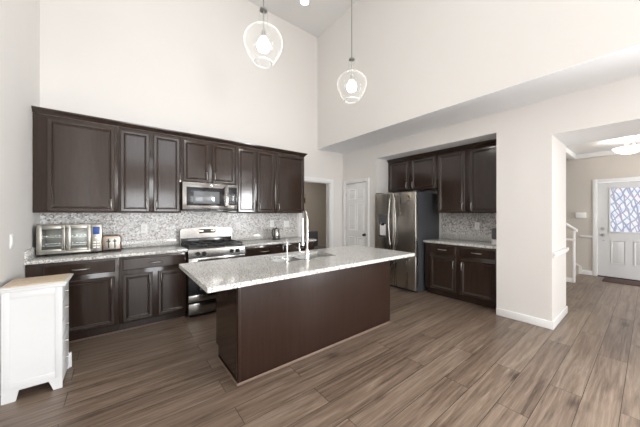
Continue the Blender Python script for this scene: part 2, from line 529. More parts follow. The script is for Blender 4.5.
# room beyond the opening
struct('wall_next_room', boxes(
    (2.3, 5.6, 6.5, 6.62, 0, 2.74),
    (2.18, 2.3, YN + 0.12, 6.62, 0, 2.74),
    (5.6, 5.72, YN + 0.12, 6.62, 0, 2.74),
    (4.17, 5.6, YN, YN + 0.12, 0, 2.74)), M['wall_shaded'])
struct('ceiling_next_room', boxes((2.18, 5.72, YN + 0.12, 6.62, 2.74, 2.86)), M['ceiling'])
bm = nb()
for x0, x1, z0, z1 in ((2.835, 2.92, 0, 2.13), (3.66, 3.745, 0, 2.13), (2.92, 3.66, 2.045, 2.13)):
    box(bm, x0, x1, YN - 0.018, YN, z0, z1, 0.004)
box(bm, 2.92, 2.935, YN, YN + 0.12, 0, 2.045); box(bm, 3.645, 3.66, YN, YN + 0.12, 0, 2.045); box(bm, 2.935, 3.645, YN, YN + 0.12, 2.03, 2.045)
struct('trim_2', bm, M['trim'])

# foyer
XD = 8.3
struct('wall_foyer_east', boxes(
    (XD, XD + 0.14, 0.715, 4.2, 0, 5.1),
    (XD, XD + 0.14, -0.21, 0.715, 2.06, 5.1),
    (XD, XD + 0.14, -2.5, -0.21, 0, 5.1)), M['wall_shaded'])
struct('wall_foyer_north', boxes((4.885, 7.1, 1.32, 1.44, 0, 2.72)), M['wall_shaded'])
struct('wall_foyer_south', boxes((4.885, 6.4, -2.5, -2.38, 0, 2.72), (7.6, 8.44, -2.5, -2.38, 0, 2.72), (6.4, 7.6, -2.5, -2.38, 2.3, 2.72), (6.4, 7.6, -2.5, -2.38, 0, 0.3)), M['wall_shaded'])
struct('ceiling_foyer', boxes((4.885, 8.3, -2.5, 1.16, 2.72, 2.84), (4.885, 7.1, 1.16, 1.44, 2.72, 2.84)), M['ceiling'])
bm = nb()
box(bm, 8.22, 8.3, -2.38, 1.04, 2.618, 2.72, 0.01)
box(bm, 7.1, 8.3, 1.04, 1.16, 2.618, 2.72, 0.005)
struct('trim_3', bm, M['trim'])
struct('wall_stair_west', boxes((7.1, 7.2, 2.0, 4.2, 0, 5.1), (7.1, 7.2, 1.16, 2.0, 2.72, 5.1)), M['wall_shaded'])
struct('wall_stair_north', boxes((7.1, 8.3, 4.2, 4.3, 0, 5.1)), M['wall_shaded'])
struct('wall_stair_south', boxes((7.1, 8.3, 1.06, 1.16, 2.84, 5.1)), M['wall_shaded'])
struct('ceiling_stair', boxes((7.1, 8.44, 1.06, 4.3, 5.1, 5.2)), M['ceiling'])
bm = nb()
prism(bm, [(0.945, 0), (2.0, 0), (2.0, 1.90), (0.945, 1.04)], 'x', 7.115, 7.185)
struct('wall_stair', bm, M['wall_shaded'])
bm = nb()
prism(bm, [(0.885, 1.015), (2.0, 1.90), (2.0, 1.94), (0.885, 1.055)], 'x', 7.08, 7.22)     # sloping cap
box(bm, 7.095, 7.205, 0.915, 0.945, 0, 1.03, 0.003)                                            # end post
box(bm, 7.085, 7.115, 0.905, 2.0, 0.835, 0.875, 0.004)                                         # rail
box(bm, 7.1, 7.115, 0.945, 2.0, 0, 0.09, 0.003)
struct('trim_4', bm, M['trim'])
# stairs behind the knee wall
t = thing('staircase', 'carpeted stairs rising behind the white capped half wall in the foyer', 'stairs', (7.75, 0.98, 0))
bm = nb()
for k in range(9):
    box(bm, -0.53, 0.52, 0.02 + 0.25 * k, 0.02 + 0.25 * (k + 1), 0 if k == 0 else 0.05, 0.185 * (k + 1))
obj('steps', bm, M['carpet'], t)
bm = nb()
prism(bm, [(-0.03, 0), (0.3, 0), (2.3, 1.55), (2.3, 1.95), (0.12, 0.28), (-0.03, 0.16)], 'x', 0.525, 0.545)
obj('skirt_board', bm, M['trim'], t, label='white skirt board along the wall')
# baseboards and chair rails
def skirting(name, *bs):
    bm = nb()
    for b in bs:
        box(bm, *b, 0.004)
    return struct(name, bm, M['trim'])
skirting('baseboard_east', (XE - 0.015, XE, 0.70, 1.285, 0, 0.095), (XE, 4.9, 0.70, 0.715, 0, 0.095), (XE - 0.015, XE, 3.454, 3.535, 0, 0.095))
skirting('baseboard_north', (3.745, XE, YN - 0.015, YN, 0, 0.095))
skirting('baseboard_west', (XW, XW + 0.015, YS, 3.66, 0, 0.095))
skirting('baseboard_foyer', (XD - 0.015, XD, 0.785, 0.95, 0, 0.095))
bm = nb()
box(bm, XE + 0.002, 4.872, 0.682, 0.715, 0.868, 0.91, 0.006)
box(bm, XE + 0.006, 4.866, 0.695, 0.715, 0.848, 0.868, 0.004)
struct('trim_5', bm, M['trim'])
bm = nb()
box(bm, XD - 0.03, XD, 0.785, 0.98, 0.84, 0.88, 0.006)
struct('trim_6', bm, M['trim'])

# ------------------------------------------------------------------ doors
def panels_relief(bm, rects, x, d, w=0.022):
    """Raised panels on a door face that looks towards -x; a groove frame around each one."""
    for y0, y1, z0, z1 in rects:
        g = bmesh.ops.create_cube(bm, size=1.0)
        for v in g['verts']:
            v.co = Vector((x + v.co.x * 0.004, (y0 + y1) / 2 + v.co.y * (y1 - y0), (z0 + z1) / 2 + v.co.z * (z1 - z0)))
        fs = list({f for v in g['verts'] for f in v.link_faces})
        bmesh.ops.recalc_face_normals(bm, faces=fs)
        fr = [f for f in fs if f.normal.x < -0.9]
        for th, dp in ((0.004, 0.006), (0.008, 0), (0.008, -0.009), (w, 0.007)):
            bmesh.ops.inset_individual(bm, faces=fr, thickness=th, depth=dp, use_even_offset=True)

# white pantry door on the east wall
bm = nb(); box(bm, XE + 0.015, XE + 0.05, 3.612, 4.243, 0.01, 2.035, 0.002)
cols = [(3.70, 3.90), (3.955, 4.155)]
panels_relief(bm, [(a, b, z0, z1) for a, b in cols for z0, z1 in ((0.22, 0.86), (1.0, 1.58), (1.68, 1.9))], XE + 0.014, 0.01)
d1 = struct('door_1', bm, M['trim'])
bm = nb()
for y0, y1, z0, z1 in ((4.245, 4.315, 0, 2.11), (3.54, 3.61, 0, 2.11), (3.61, 4.245, 2.04, 2.11)):
    box(bm, XE - 0.018, XE, y0, y1, z0, z1, 0.005)
    box(bm, XE - 0.024, XE - 0.018, y0 + 0.012, y1 - 0.03 if y1 < 4 or y0 < 4 else y1 - 0.012, z0, z1 - 0.01)
obj('door_casing', bm, M['trim'], d1)
def knob_mesh(x, y, z):
    bm = nb()
    cyl(bm, (x, y, z), (x - 0.008, y, z), 0.03); cyl(bm, (x, y, z), (x - 0.04, y, z), 0.011)
    prof = [(0, -0.028), (0.016, -0.024), (0.026, -0.01), (0.027, 0.004), (0.02, 0.018), (0.012, 0.026)]
    b2 = nb(); lathe(b2, prof, seg=20)
    bmesh.ops.transform(b2, matrix=Matrix.Translation((x - 0.048, y, z)) @ Matrix.Rotation(PI / 2, 4, 'Y'), verts=b2.verts)
    me = bpy.data.meshes.new('tmp'); b2.to_mesh(me); b2.free(); bm.from_mesh(me); bpy.data.meshes.remove(me)
    return bm
obj('door_knob', knob_mesh(XE + 0.013, 3.675, 0.93), M['black_matte'], d1, label='dark round door knob')
bm = nb()
for z in (0.3, 1.05, 1.8):
    cyl(bm, (XE + 0.01, 4.247, z - 0.04), (XE + 0.01, 4.247, z + 0.04), 0.006)
obj('hinge', bm, M['nickel'], d1)

# front door with patterned glass
bm = nb()
Y0, Y1 = -0.205, 0.709
for y0, y1, z0, z1 in ((Y0, Y1, 0.02, 0.985), (Y0, Y1, 1.915, 2.045), (Y0, -0.02, 0.985, 1.915), (0.524, Y1, 0.985, 1.915)):
    box(bm, XD + 0.02, XD + 0.065, y0, y1, z0, z1)
panels_relief(bm, [(0.305, 0.515, 0.30, 0.80), (-0.01, 0.2, 0.30, 0.80)], XD + 0.019, 0.01)
d2 = struct('door_2', bm, M['white'])
bm = nb(); box(bm, XD + 0.035, XD + 0.045, -0.02, 0.524, 0.985, 1.915)
obj('door_glass', bm, M['leaf'], d2, label='lit glass pane with a wavy leaf pattern')
bm = nb()
for y0, y1, z0, z1 in ((-0.045, -0.015, 0.96, 1.94), (0.519, 0.549, 0.96, 1.94), (-0.015, 0.519, 0.96, 0.99), (-0.015, 0.519, 1.91, 1.94)):
    box(bm, XD + 0.01, XD + 0.034, y0, y1, z0, z1, 0.006)
obj('glass_frame', bm, M['white'], d2)
bm = nb()
for y0, y1, z0, z1 in ((0.709, 0.785, 0, 2.125), (-0.29, -0.205, 0, 2.125), (-0.205, 0.709, 2.05, 2.125)):
    box(bm, XD - 0.018, XD, y0, y1, z0, z1, 0.005)
obj('door_casing', bm, M['trim'], d2)
obj('door_knob', knob_mesh(XD + 0.019, 0.63, 0.907), M['nickel'], d2, label='satin metal door knob')
bm = nb(); cyl(bm, (XD + 0.019, 0.632, 1.045), (XD - 0.005, 0.632, 1.045), 0.032); box(bm, XD - 0.02, XD - 0.005, 0.626, 0.638, 1.03, 1.06, 0.003)
obj('deadbolt', bm, M['nickel'], d2, label='round satin metal deadbolt')
bm = nb(); cyl(bm, (XD + 0.019, 0.62, 0.79), (XD + 0.008, 0.62, 0.79), 0.014)
obj('peg', bm, M['nickel'], d2)
bm = nb(); box(bm, XD - 0.01, XD + 0.07, Y0, Y1, 0, 0.018, 0.004)
obj('threshold', bm, M['cab_dark'], d2)

# invented windows behind the camera, added to bring in daylight
def added_window_frame(n, x0, x1, z0, z1, mull):
    bm = nb(); y0, y1 = YS - 0.10, YS - 0.03
    for a, b, c, d in ((x0, x0 + 0.05, z0, z1), (x1 - 0.05, x1, z0, z1), (x0, x1, z0, z0 + 0.05), (x0, x1, z1 - 0.05, z1)):
        box(bm, a, b, y0, y1, c, d, 0.004)
    for xm in mull:
        box(bm, xm - 0.03, xm + 0.03, y0, y1, z0, z1, 0.004)
    struct('window_%d' % n, bm, M['trim'])
added_window_frame(1, 0.02, 1.88, 0.02, 2.2, (0.95,))
bm = nb()
for a, b, c, d in ((-3.3, -3.25, 0.55, 2.25), (-1.55, -1.5, 0.55, 2.25), (-3.25, -1.55, 0.55, 0.6), (-3.25, -1.55, 2.2, 2.25), (-2.43, -2.37, 0.6, 2.2)):
    box(bm, XE + 0.03, XE + 0.1, a, b, c, d, 0.004)
struct('window_2', bm, M['trim'])
added_window_frame(3, 0.02, 2.2, 3.2, 4.5, (1.1,))

# ------------------------------------------------------------------ cabinets
def handle_v(parent, x, z, yf, L=0.12):
    bm = nb()
    pts = [(x, yf, z - L / 2), (x, yf - 0.022, z - L / 2 + 0.004), (x, yf - 0.029, z - L / 4), (x, yf - 0.031, z), (x, yf - 0.029, z + L / 4), (x, yf - 0.022, z + L / 2 - 0.004), (x, yf, z + L / 2)]
    tube(bm, pts, [0.006, 0.0062, 0.006, 0.006, 0.006, 0.0062, 0.006], 10)
    obj('handle', bm, M['nickel'], parent, 60)

def handle_h(parent, x, z, yf, L=0.13):
    bm = nb()
    pts = [(x - L / 2, yf, z), (x - L / 2 + 0.004, yf - 0.022, z), (x - L / 4, yf - 0.029, z), (x, yf - 0.031, z), (x + L / 4, yf - 0.029, z), (x + L / 2 - 0.004, yf - 0.022, z), (x + L / 2, yf, z)]
    tube(bm, pts, 0.006, 10)
    obj('handle', bm, M['nickel'], parent, 60)

def cabinet(name, label, group, loc, rotz, w, z1, depth, doors, drawers, toe=0.0, fronts=None):
    """Origin at the back left bottom corner; front looks along -y."""
    t = thing(name, label, 'cabinet', loc, rotz, group)
    bm = nb()
    if toe:
        box(bm, 0, w, -depth, 0, toe, z1, 0.002)
        box(bm, 0.0, w, -depth + 0.065, 0, 0, toe)
    else:
        box(bm, 0, w, -depth, 0, 0, z1, 0.002)
    obj('body', bm, M['cab'], t)
    for x0, x1, a, b, hx, hz in doors:
        bm = nb(); panel(bm, x0, x1, a, b, -depth, 0.02)
        d = obj('door', bm, M['cab'], t, 25)
        handle_v(d, x0 + 0.03 if hx == 'l' else x1 - 0.03, hz, -depth - 0.021)
    for x0, x1, a, b in drawers:
        bm = nb(); panel(bm, x0, x1, a, b, -depth, 0.02, style='drawer')
        d = obj('drawer', bm, M['cab'], t, 25)
        handle_h(d, (x0 + x1) / 2, (a + b) / 2, -depth - 0.023)
    return t

G_UP = 'dark wall cabinets along the north wall'
UZ = 1.385
def upper(label, x0, x1, zb, doors):
    # doors in world x
    hz = 0.10
    cabinet('wall_cabinet', label, G_UP, (x0, YN - 0.001, zb), 0, x1 - x0, 2.44 - zb, 0.33,
            [(a - x0, b - x0, 0.015, 2.40 - zb, s, hz) for a, b, s in doors], [])
upper('wide single-door dark wall cabinet in the left corner above the countertop oven', XW + 0.003, -0.012, UZ, [(-0.609, -0.043, 'r')])
upper('dark two-door wall cabinet just left of the microwave', -0.010, 0.679, UZ, [(0.015, 0.308, 'r'), (0.357, 0.657, 'l')])
upper('short dark two-door wall cabinet above the microwave', 0.681, 1.447, 1.815, [(0.705, 1.038, 'r'), (1.089, 1.421, 'l')])
upper('dark two-door wall cabinet just right of the microwave', 1.449, 2.129, UZ, [(1.478, 1.762, 'r'), (1.803, 2.103, 'l')])
upper('dark single-door wall cabinet at the right end beside the doorway', 2.131, 2.745, UZ, [(2.159, 2.723, 'l')])

def crown(name, label, x0, x1, y0, parent_loc, rotz, returns):
    bm = nb()
    prof = [(0.0, 0.0), (-0.008, 0.0), (-0.014, 0.012), (-0.030, 0.032), (-0.042, 0.042), (-0.046, 0.056), (0.0, 0.056)]
    # mitred run: front, plus a short return at the right end
    A = [bm.verts.new((x0, y0 + p, z)) for p, z in prof]
    B = [bm.verts.new((x1 - (p if returns else 0), y0 + p, z)) for p, z in prof]
    k = len(prof)
    for i in range(k):
        bm.faces.new((A[i], B[i], B[(i + 1) % k], A[(i + 1) % k]))
    bm.faces.new(A)
    if returns:
        Cc = [bm.verts.new((x1 - p, y0 + 0.33, z)) for p, z in prof]
        for i in range(k):
            bm.faces.new((B[i], Cc[i], Cc[(i + 1) % k], B[(i + 1) % k]))
        bm.faces.new(list(reversed(Cc)))
    else:
        bm.faces.new(list(reversed(B)))
    o = obj(name, bm, M['cab'], None, 30)
    o.location = parent_loc; o.rotation_euler = (0, 0, rotz)
    return tag(o, label, 'crown moulding', 'dark cabinet crown mouldings')
crown('crown_moulding', 'long dark crown moulding along the tops of the wall cabinets above the range', 0, 2.745 - XW - 0.002, -0.331, (XW + 0.002, YN - 0.001, 2.4405), 0, True)

G_BASE = 'dark base cabinets along the north wall'
BD = 0.60
def base(label, x0, x1, doors, drawers):
    cabinet('base_cabinet', label, G_BASE, (x0, YN - 0.001, 0), 0, x1 - x0, 0.879, BD,
            [(a - x0, b - x0, 0.125, 0.668, s, 0.585) for a, b, s in doors], [(a - x0, b - x0, 0.722, 0.848) for a, b in drawers], toe=0.105)
base('dark base cabinet in the left corner behind the white drawer tower', XW + 0.003, -0.001, [(-0.60, -0.036, 'r')], [(-0.60, -0.036)])
base('dark two-door base cabinet with one drawer just left of the range', 0.001, 0.695, [(0.034, 0.322, 'r'), (0.378, 0.672, 'l')], [(0.034, 0.672)])
base('dark base cabinet with a drawer just right of the range', 1.475, 2.129, [(1.50, 1.79, 'r'), (1.82, 2.10, 'l')], [(1.50, 2.10)])
base('dark base cabinet at the doorway end beneath the black kettle', 2.131, 2.775, [(2.155, 2.44, 'r'), (2.465, 2.75, 'l')], [(2.155, 2.75)])

# alcove cabinets
XA = 4.79 - 0.001
def alc_upper(label, ya, yb, zb, doors):
    cabinet('wall_cabinet', label, 'dark wall cabinets in the refrigerator alcove', (XA, ya, zb), -PI / 2, ya - yb, 2.42 - zb, 0.37,
            [(ya - a, ya - b, 0.015, 2.385 - zb, s, 0.10) for a, b, s in doors], [])
alc_upper('short dark two-door wall cabinet above the steel refrigerator', 3.350, 2.316, 1.815, [(3.315, 2.87, 'r'), (2.80, 2.345, 'l')])
alc_upper('tall dark two-door wall cabinet right of the refrigerator above the alcove counter', 2.314, 1.287, UZ, [(2.28, 1.84, 'r'), (1.765, 1.315, 'l')])
crown('crown_moulding', 'dark crown moulding under the alcove header above the refrigerator cabinets', 0, 2.06, -0.371, (XA, 3.35, 2.4205), -PI / 2, False)
cabinet('base_cabinet', 'dark two-door two-drawer base cabinet right of the refrigerator', 'dark base cabinet in the refrigerator alcove', (XA, 2.40, 0), -PI / 2, 1.112, 0.879, 0.60,
        [(0.10, 0.52, 0.125, 0.668, 'r', 0.56), (0.588, 1.055, 0.125, 0.668, 'l', 0.56)], [(0.10, 0.52, 0.722, 0.848), (0.588, 1.055, 0.722, 0.848)], toe=0.105)

# shoe moulding, brown, at the foot of the cabinets
bm = nb(); box(bm, XW + 0.003, 0.69, YN - BD + 0.048, YN - BD + 0.0635, 0, 0.018, 0.004)
tag(obj('shoe_moulding', bm, M['brown_trim']), 'thin brown shoe moulding under the base cabinets left of the range', 'shoe moulding', 'brown shoe mouldings')

# ------------------------------------------------------------------ worktops and tiles
def worktop(name, label, slab, splash, side=None):
    x0, x1, y0, y1 = slab
    t = thing(name, label, 'countertop', ((x0 + x1) / 2, (y0 + y1) / 2, 0.88), 0, 'speckled granite countertops')
    ox, oy = (x0 + x1) / 2, (y0 + y1) / 2
    bm = nb(); box(bm, x0 - ox, x1 - ox, y0 - oy, y1 - oy, 0.0, 0.034, 0.003)
    obj('slab', bm, M['granite'], t)
    bm = nb()
    for a in splash:
        box(bm, a[0] - ox, a[1] - ox, a[2] - oy, a[3] - oy, 0.0345, 0.136, 0.002)
    obj('splash_strip', bm, M['granite'], t)
    return t
worktop('countertop', 'speckled granite countertop left of the range', (XW + 0.002, 0.70, YN - 0.645, YN - 0.002),
        [(XW + 0.022, 0.70, YN - 0.02, YN - 0.002), (XW + 0.002, XW + 0.022, YN - 0.64, YN - 0.002)])
worktop('countertop', 'speckled granite countertop between the range and the doorway', (1.472, 2.80, YN - 0.645, YN - 0.002),
        [(1.472, 2.80, YN - 0.02, YN - 0.002)])
worktop('countertop', 'speckled granite countertop in the alcove right of the refrigerator', (4.79 - 0.645, 4.788, 1.287, 2.412),
        [(4.77, 4.788, 1.287, 2.412)])
bm = nb()
box(bm, XW + 0.002, 0.7, YN - 0.012, YN - 0.001, 1.0165, UZ - 0.001)
box(bm, 0.70, 1.472, YN - 0.012, YN - 0.001, 1.0165, 1.81)
box(bm, 1.472, 2.80, YN - 0.012, YN - 0.001, 1.0165, UZ - 0.001)
tag(obj('tile_backsplash', bm, M['mosaic']), 'grey and white pebble mosaic backsplash behind the range and long counter', 'backsplash', 'pebble mosaic backsplashes')
bm = nb(); box(bm, 4.778, 4.789, 1.287, 2.412, 1.0165, UZ - 0.001)
tag(obj('tile_backsplash', bm, M['mosaic']), 'grey and white pebble mosaic backsplash in the alcove right of the refrigerator', 'backsplash', 'pebble mosaic backsplashes')

# ------------------------------------------------------------------ island
IX0, IX1, IY0, IY1 = 0.753, 2.712, 2.03, 2.625
t = thing('kitchen_island', 'long dark brown island base under the overhanging granite top', 'island', ((IX0 + IX1) / 2, (IY0 + IY1) / 2, 0))
ox, oy = (IX0 + IX1) / 2, (IY0 + IY1) / 2
w2, d2_ = (IX1 - IX0) / 2, (IY1 - IY0) / 2
bm = nb(); box(bm, -w2 + 0.02, w2 - 0.02, -d2_ + 0.02, d2_ - 0.02, 0.105, 0.5); box(bm, -w2 + 0.02, w2 - 0.02, -d2_ + 0.02, d2_ - 0.08, 0, 0.105)
box(bm, -w2 + 0.02, -0.60 , -d2_ + 0.02, d2_ - 0.02, 0.5, 0.878); box(bm, 0.42, w2 - 0.02, -d2_ + 0.02, d2_ - 0.02, 0.5, 0.878)
obj('body', bm, M['cab_dark'], t)
bm = nb(); box(bm, -w2, w2, -d2_, -d2_ + 0.02, 0, 0.879, 0.002)
obj('back_panel', bm, M['island'], t, label='plain brown panel facing the room')
for s in (-1, 1):
    bm = nb()
    a, b = (-w2, -w2 + 0.02) if s < 0 else (w2 - 0.02, w2)
    prism(bm, [(-d2_ + 0.0205, 0), (d2_ - 0.075, 0), (d2_ - 0.075, 0.105), (d2_, 0.105), (d2_, 0.879), (-d2_ + 0.0205, 0.879)], 'x', a, b)
    obj('end_panel', bm, M['cab'], t)
bm = nb(); box(bm, -w2 - 0.006, -w2 + 0.022, -d2_ - 0.006, -d2_ + 0.0, 0.0, 0.879, 0.003); box(bm, -w2 - 0.006, -w2, -d2_ - 0.006, -d2_ + 0.022, 0.0, 0.879, 0.003)
obj('corner_trim', bm, M['island'], t)
bm = nb(); box(bm, -w2 - 0.012, w2, -d2_ - 0.014, -d2_ - 0.006, 0, 0.02, 0.004); box(bm, -w2 - 0.014, -w2 - 0.006, -d2_ - 0.014, d2_ - 0.075, 0, 0.02, 0.004)
obj('shoe_moulding', bm, M['brown_trim'], t, label='thin lighter brown moulding along the floor')
bx = [(-w2 + 0.03, -0.62), (-0.60, -0.08), (-0.06, 0.42), (0.44, w2 - 0.03)]
for i, (a, b) in enumerate(bx):
    bm = nb(); box(bm, a, b, d2_ - 0.02, d2_ + 0.0, 0.12, 0.86, 0.003)
    dd = obj('door', bm, M['cab'], t)
    bm = nb(); tube(bm, [(b - 0.04, d2_, 0.6), (b - 0.04, d2_ + 0.015, 0.602), (b - 0.04, d2_ + 0.015, 0.718), (b - 0.04, d2_, 0.72)], 0.006)
    obj('handle', bm, M['nickel'], dd)

# granite top with the sink cut-out
SX0, SX1, SY0, SY1 = 1.18, 1.90, 2.13, 2.49
TX0, TX1, TY0, TY1 = 0.432, 2.722, 1.688, 2.65
bm = nb()
for x0, x1, y0, y1 in ((TX0, SX0, TY0, TY1), (SX1, TX1, TY0, TY1), (SX0, SX1, TY0, SY0), (SX0, SX1, SY1, TY1)):
    box(bm, x0 - 1.577, x1 - 1.577, y0 - 2.169, y1 - 2.169, 0.0, 0.033)
bmesh.ops.remove_doubles(bm, verts=bm.verts, dist=0.0005)
o = obj('countertop', bm, M['granite']); o.location = (1.577, 2.169, 0.8805)
tag(o, 'large speckled granite island top overhanging the dark brown base', 'countertop', 'speckled granite countertops')

t = thing('kitchen_sink', 'double-bowl stainless sink set into the granite island top', 'sink', ((SX0 + SX1) / 2, (SY0 + SY1) / 2, 0.88))
def bowl(x0, x1, y0, y1, zb):
    bm = nb()
    g = bmesh.ops.create_cube(bm, size=1.0)
    for v in g['verts']:
        v.co = Vector(((x0 + x1) / 2 + v.co.x * (x1 - x0), (y0 + y1) / 2 + v.co.y * (y1 - y0), zb / 2 + v.co.z * -zb))
    top = [f for f in bm.faces if abs(f.calc_center_median().z) < 1e-4]
    bmesh.ops.delete(bm, geom=top, context='FACES')
    es = [e for e in bm.edges if not e.is_boundary]
    bmesh.ops.bevel(bm, geom=es, offset=0.03, segments=4, profile=0.5, affect='EDGES')
    bmesh.ops.solidify(bm, geom=bm.faces, thickness=0.002)
    return bm
hw, hd = (SX1 - SX0) / 2, (SY1 - SY0) / 2
for a, b in ((-hw + 0.004, -0.012), (0.012, hw - 0.004)):
    bb = obj('bowl', bowl(a, b, -hd + 0.004, hd - 0.004, -0.19), M['sink_steel'], t)
    bm = nb(); cyl(bm, ((a + b) / 2, 0, -0.1885), ((a + b) / 2, 0, -0.185), 0.045, seg=24); cyl(bm, ((a + b) / 2, 0, -0.185), ((a + b) / 2, 0, -0.182), 0.02)
    obj('drain', bm, M['chrome'], bb)
bm = nb()
box(bm, -0.014, 0.014, -hd + 0.004, hd - 0.004, -0.03, -0.012, 0.004)
obj('divider', bm, M['sink_steel'], t)

# pull-down faucet
t = thing('kitchen_faucet', 'tall chrome gooseneck faucet with pull-down spray head at the island sink', 'faucet', (1.468, 2.085, 0.914))
dv = Vector((0.33, 0.944, 0)).normalized()
bm = nb()
lathe(bm, [(0, 0), (0.029, 0), (0.029, 0.008), (0.024, 0.014), (0.019, 0.10), (0.015, 0.11), (0.0, 0.11)], seg=24)
obj('body', bm, M['chrome'], t)
bm = nb()
R = 0.088
pts = [(0, 0, 0.10), (0, 0, 0.2), (0, 0, 0.3), (0, 0, 0.39)]
for k in range(1, 13):
    a = PI * k / 12
    p = dv * (R * (1 - math.cos(a))); pts.append((p.x, p.y, 0.40 + R * math.sin(a)))
p = dv * (2 * R); pts.append((p.x, p.y, 0.31))
tube(bm, pts, 0.0085, 14)
obj('spout', bm, M['chrome'], t, 60)
bm = nb()
cyl(bm, (p.x, p.y, 0.315), (p.x, p.y, 0.26), 0.0115, 0.013); cyl(bm, (p.x, p.y, 0.26), (p.x, p.y, 0.15), 0.0135, 0.0145); cyl(bm, (p.x, p.y, 0.15), (p.x, p.y, 0.125), 0.0145, 0.017)
obj('spray_head', bm, M['chrome'], t)
bm = nb()
sd = Vector((-0.78, 0.62, 0)).normalized()
q1 = sd * 0.02; q2 = sd * 0.07; q3 = sd * 0.078
tube(bm, [(q1.x, q1.y, 0.075), (q2.x, q2.y, 0.08), (q3.x, q3.y, 0.10), (q3.x, q3.y, 0.165)], [0.011, 0.009, 0.0075, 0.006], 10)
obj('lever', bm, M['chrome'], t, 60)
t = thing('water_tap', 'thin chrome filtered-water tap left of the tall faucet', 'tap', (1.247, 2.10, 0.914))
bm = nb(); lathe(bm, [(0, 0), (0.02, 0), (0.02, 0.006), (0.013, 0.012), (0.012, 0.05), (0, 0.052)], seg=20)
obj('base', bm, M['chrome'], t)
bm = nb()
pts = [(0, 0, 0.045), (0, 0, 0.12), (0, 0, 0.18)]
for k in range(1, 9):
    a = PI * 0.8 * k / 8; pts.append((0.035 * (1 - math.cos(a)) * 0.5, 0.035 * (1 - math.cos(a)) * 0.9, 0.18 + 0.035 * math.sin(a)))
tube(bm, pts, 0.006, 10)
obj('spout', bm, M['chrome'], t, 60)
bm = nb(); tube(bm, [(-0.01, 0, 0.035), (-0.045, 0.01, 0.04), (-0.05, 0.012, 0.05)], 0.005, 8)
obj('lever', bm, M['chrome'], t, 60)

# ------------------------------------------------------------------ range
t = thing('gas_range', 'stainless gas range with black cooktop between the base cabinets', 'range', (1.085, YN - 0.02, 0))
RW = 0.379; RF = -0.64      # half width, front (local y)
bm = nb(); box(bm, -RW, RW, RF + 0.03, -0.02, 0.04, 0.895, 0.004)
box(bm, -RW + 0.03, RW - 0.03, RF + 0.08, -0.04, 0, 0.04)
obj('body', bm, M['black'], t)
bm = nb(); box(bm, -RW, RW, RF + 0.02, -0.06, 0.8955, 0.912, 0.004)
obj('cooktop', bm, M['black'], t)
bm = nb()
prism(bm, [(RF, 0.795), (RF + 0.03, 0.795), (RF + 0.03, 0.895), (RF + 0.02, 0.905), (RF + 0.008, 0.895)], 'x', -RW, RW)
pn = obj('control_panel', bm, M['steel'], t)
for x in (-0.265, -0.185, 0.185, 0.27):
    bm = nb(); cyl(bm, (x, RF + 0.004, 0.842), (x, RF - 0.006, 0.841), 0.027, seg=24); cyl(bm, (x, RF - 0.006, 0.841), (x, RF - 0.034, 0.839), 0.022, 0.019, seg=24)
    box(bm, x - 0.004, x + 0.004, RF - 0.038, RF - 0.034, 0.823, 0.857)
    obj('knob', bm, M['black_matte'], pn, label='black knob')
bm = nb(); box(bm, -RW + 0.004, RW - 0.004, RF, RF + 0.028, 0.212, 0.785, 0.006)
dr = obj('oven_door', bm, M['black'], t)
bm = nb(); box(bm, -RW + 0.004, RW - 0.004, RF - 0.003, RF - 0.0005, 0.66, 0.783, 0.002); box(bm, -RW + 0.004, RW - 0.004, RF - 0.003, RF - 0.0005, 0.214, 0.30, 0.002)
obj('door_trim', bm, M['steel'], dr, label='stainless bands across the top and the foot')
bm = nb()
tube(bm, [(-0.32, RF - 0.045, 0.73), (0.32, RF - 0.045, 0.73)], 0.013, 14)
for x in (-0.29, 0.29):
    cyl(bm, (x, RF - 0.003, 0.73), (x, RF - 0.045, 0.73), 0.009)
obj('handle', bm, M['steel'], dr)
bm = nb(); box(bm, -0.24, 0.24, RF - 0.003, RF - 0.0005, 0.36, 0.6, 0.002)
obj('window', bm, M['smoke'], dr)
bm = nb(); box(bm, -RW + 0.004, RW - 0.004, RF, RF + 0.028, 0.045, 0.2, 0.008)
dw = obj('storage_drawer', bm, M['steel'], t)
bm = nb(); box(bm, -RW + 0.004, RW - 0.004, RF - 0.008, RF + 0.001, 0.19, 0.198, 0.002)
obj('pull_ledge', bm, M['black'], dw)
# backguard with rounded top
bm = nb()
prof = [(-RW, 0.912), (-RW, 1.10)]
for k in range(0, 9):
    a = PI - PI / 2 * k / 8; prof.append((-RW + 0.05 + 0.05 * math.cos(a), 1.115 + 0.035 * math.sin(a)))
prof += [(-0.15, 1.163), (0.0, 1.168), (0.15, 1.163)]
for k in range(0, 9):
    a = PI / 2 - PI / 2 * k / 8; prof.append((RW - 0.05 + 0.05 * math.cos(a), 1.115 + 0.035 * math.sin(a)))
prof += [(RW, 1.10), (RW, 0.912)]
prism(bm, prof, 'y', -0.075, -0.002)
for v in bm.verts:
    if v.co.y < -0.05 and v.co.z > 1.0:
        v.co.y += 0.003 * (v.co.z - 1.0) / 0.16
bg = obj('backguard', bm, M['darkened_steel'], t)
bm = nb(); box(bm, -RW + 0.01, RW - 0.01, -0.085, -0.0755, 0.913, 1.005, 0.003)
obj('vent_strip', bm, M['black'], bg)
bm = nb(); box(bm, -0.12, 0.12, -0.080, -0.060, 1.075, 1.135, 0.004)
ds = obj('display', bm, M['black_matte'], bg)
for x in (-0.09, 0.08):
    bm = nb(); box(bm, x - 0.03, x + 0.03, -0.0825, -0.0802, 1.09, 1.12, 0.001)
    obj('button_pad', bm, M['bronze'], ds)
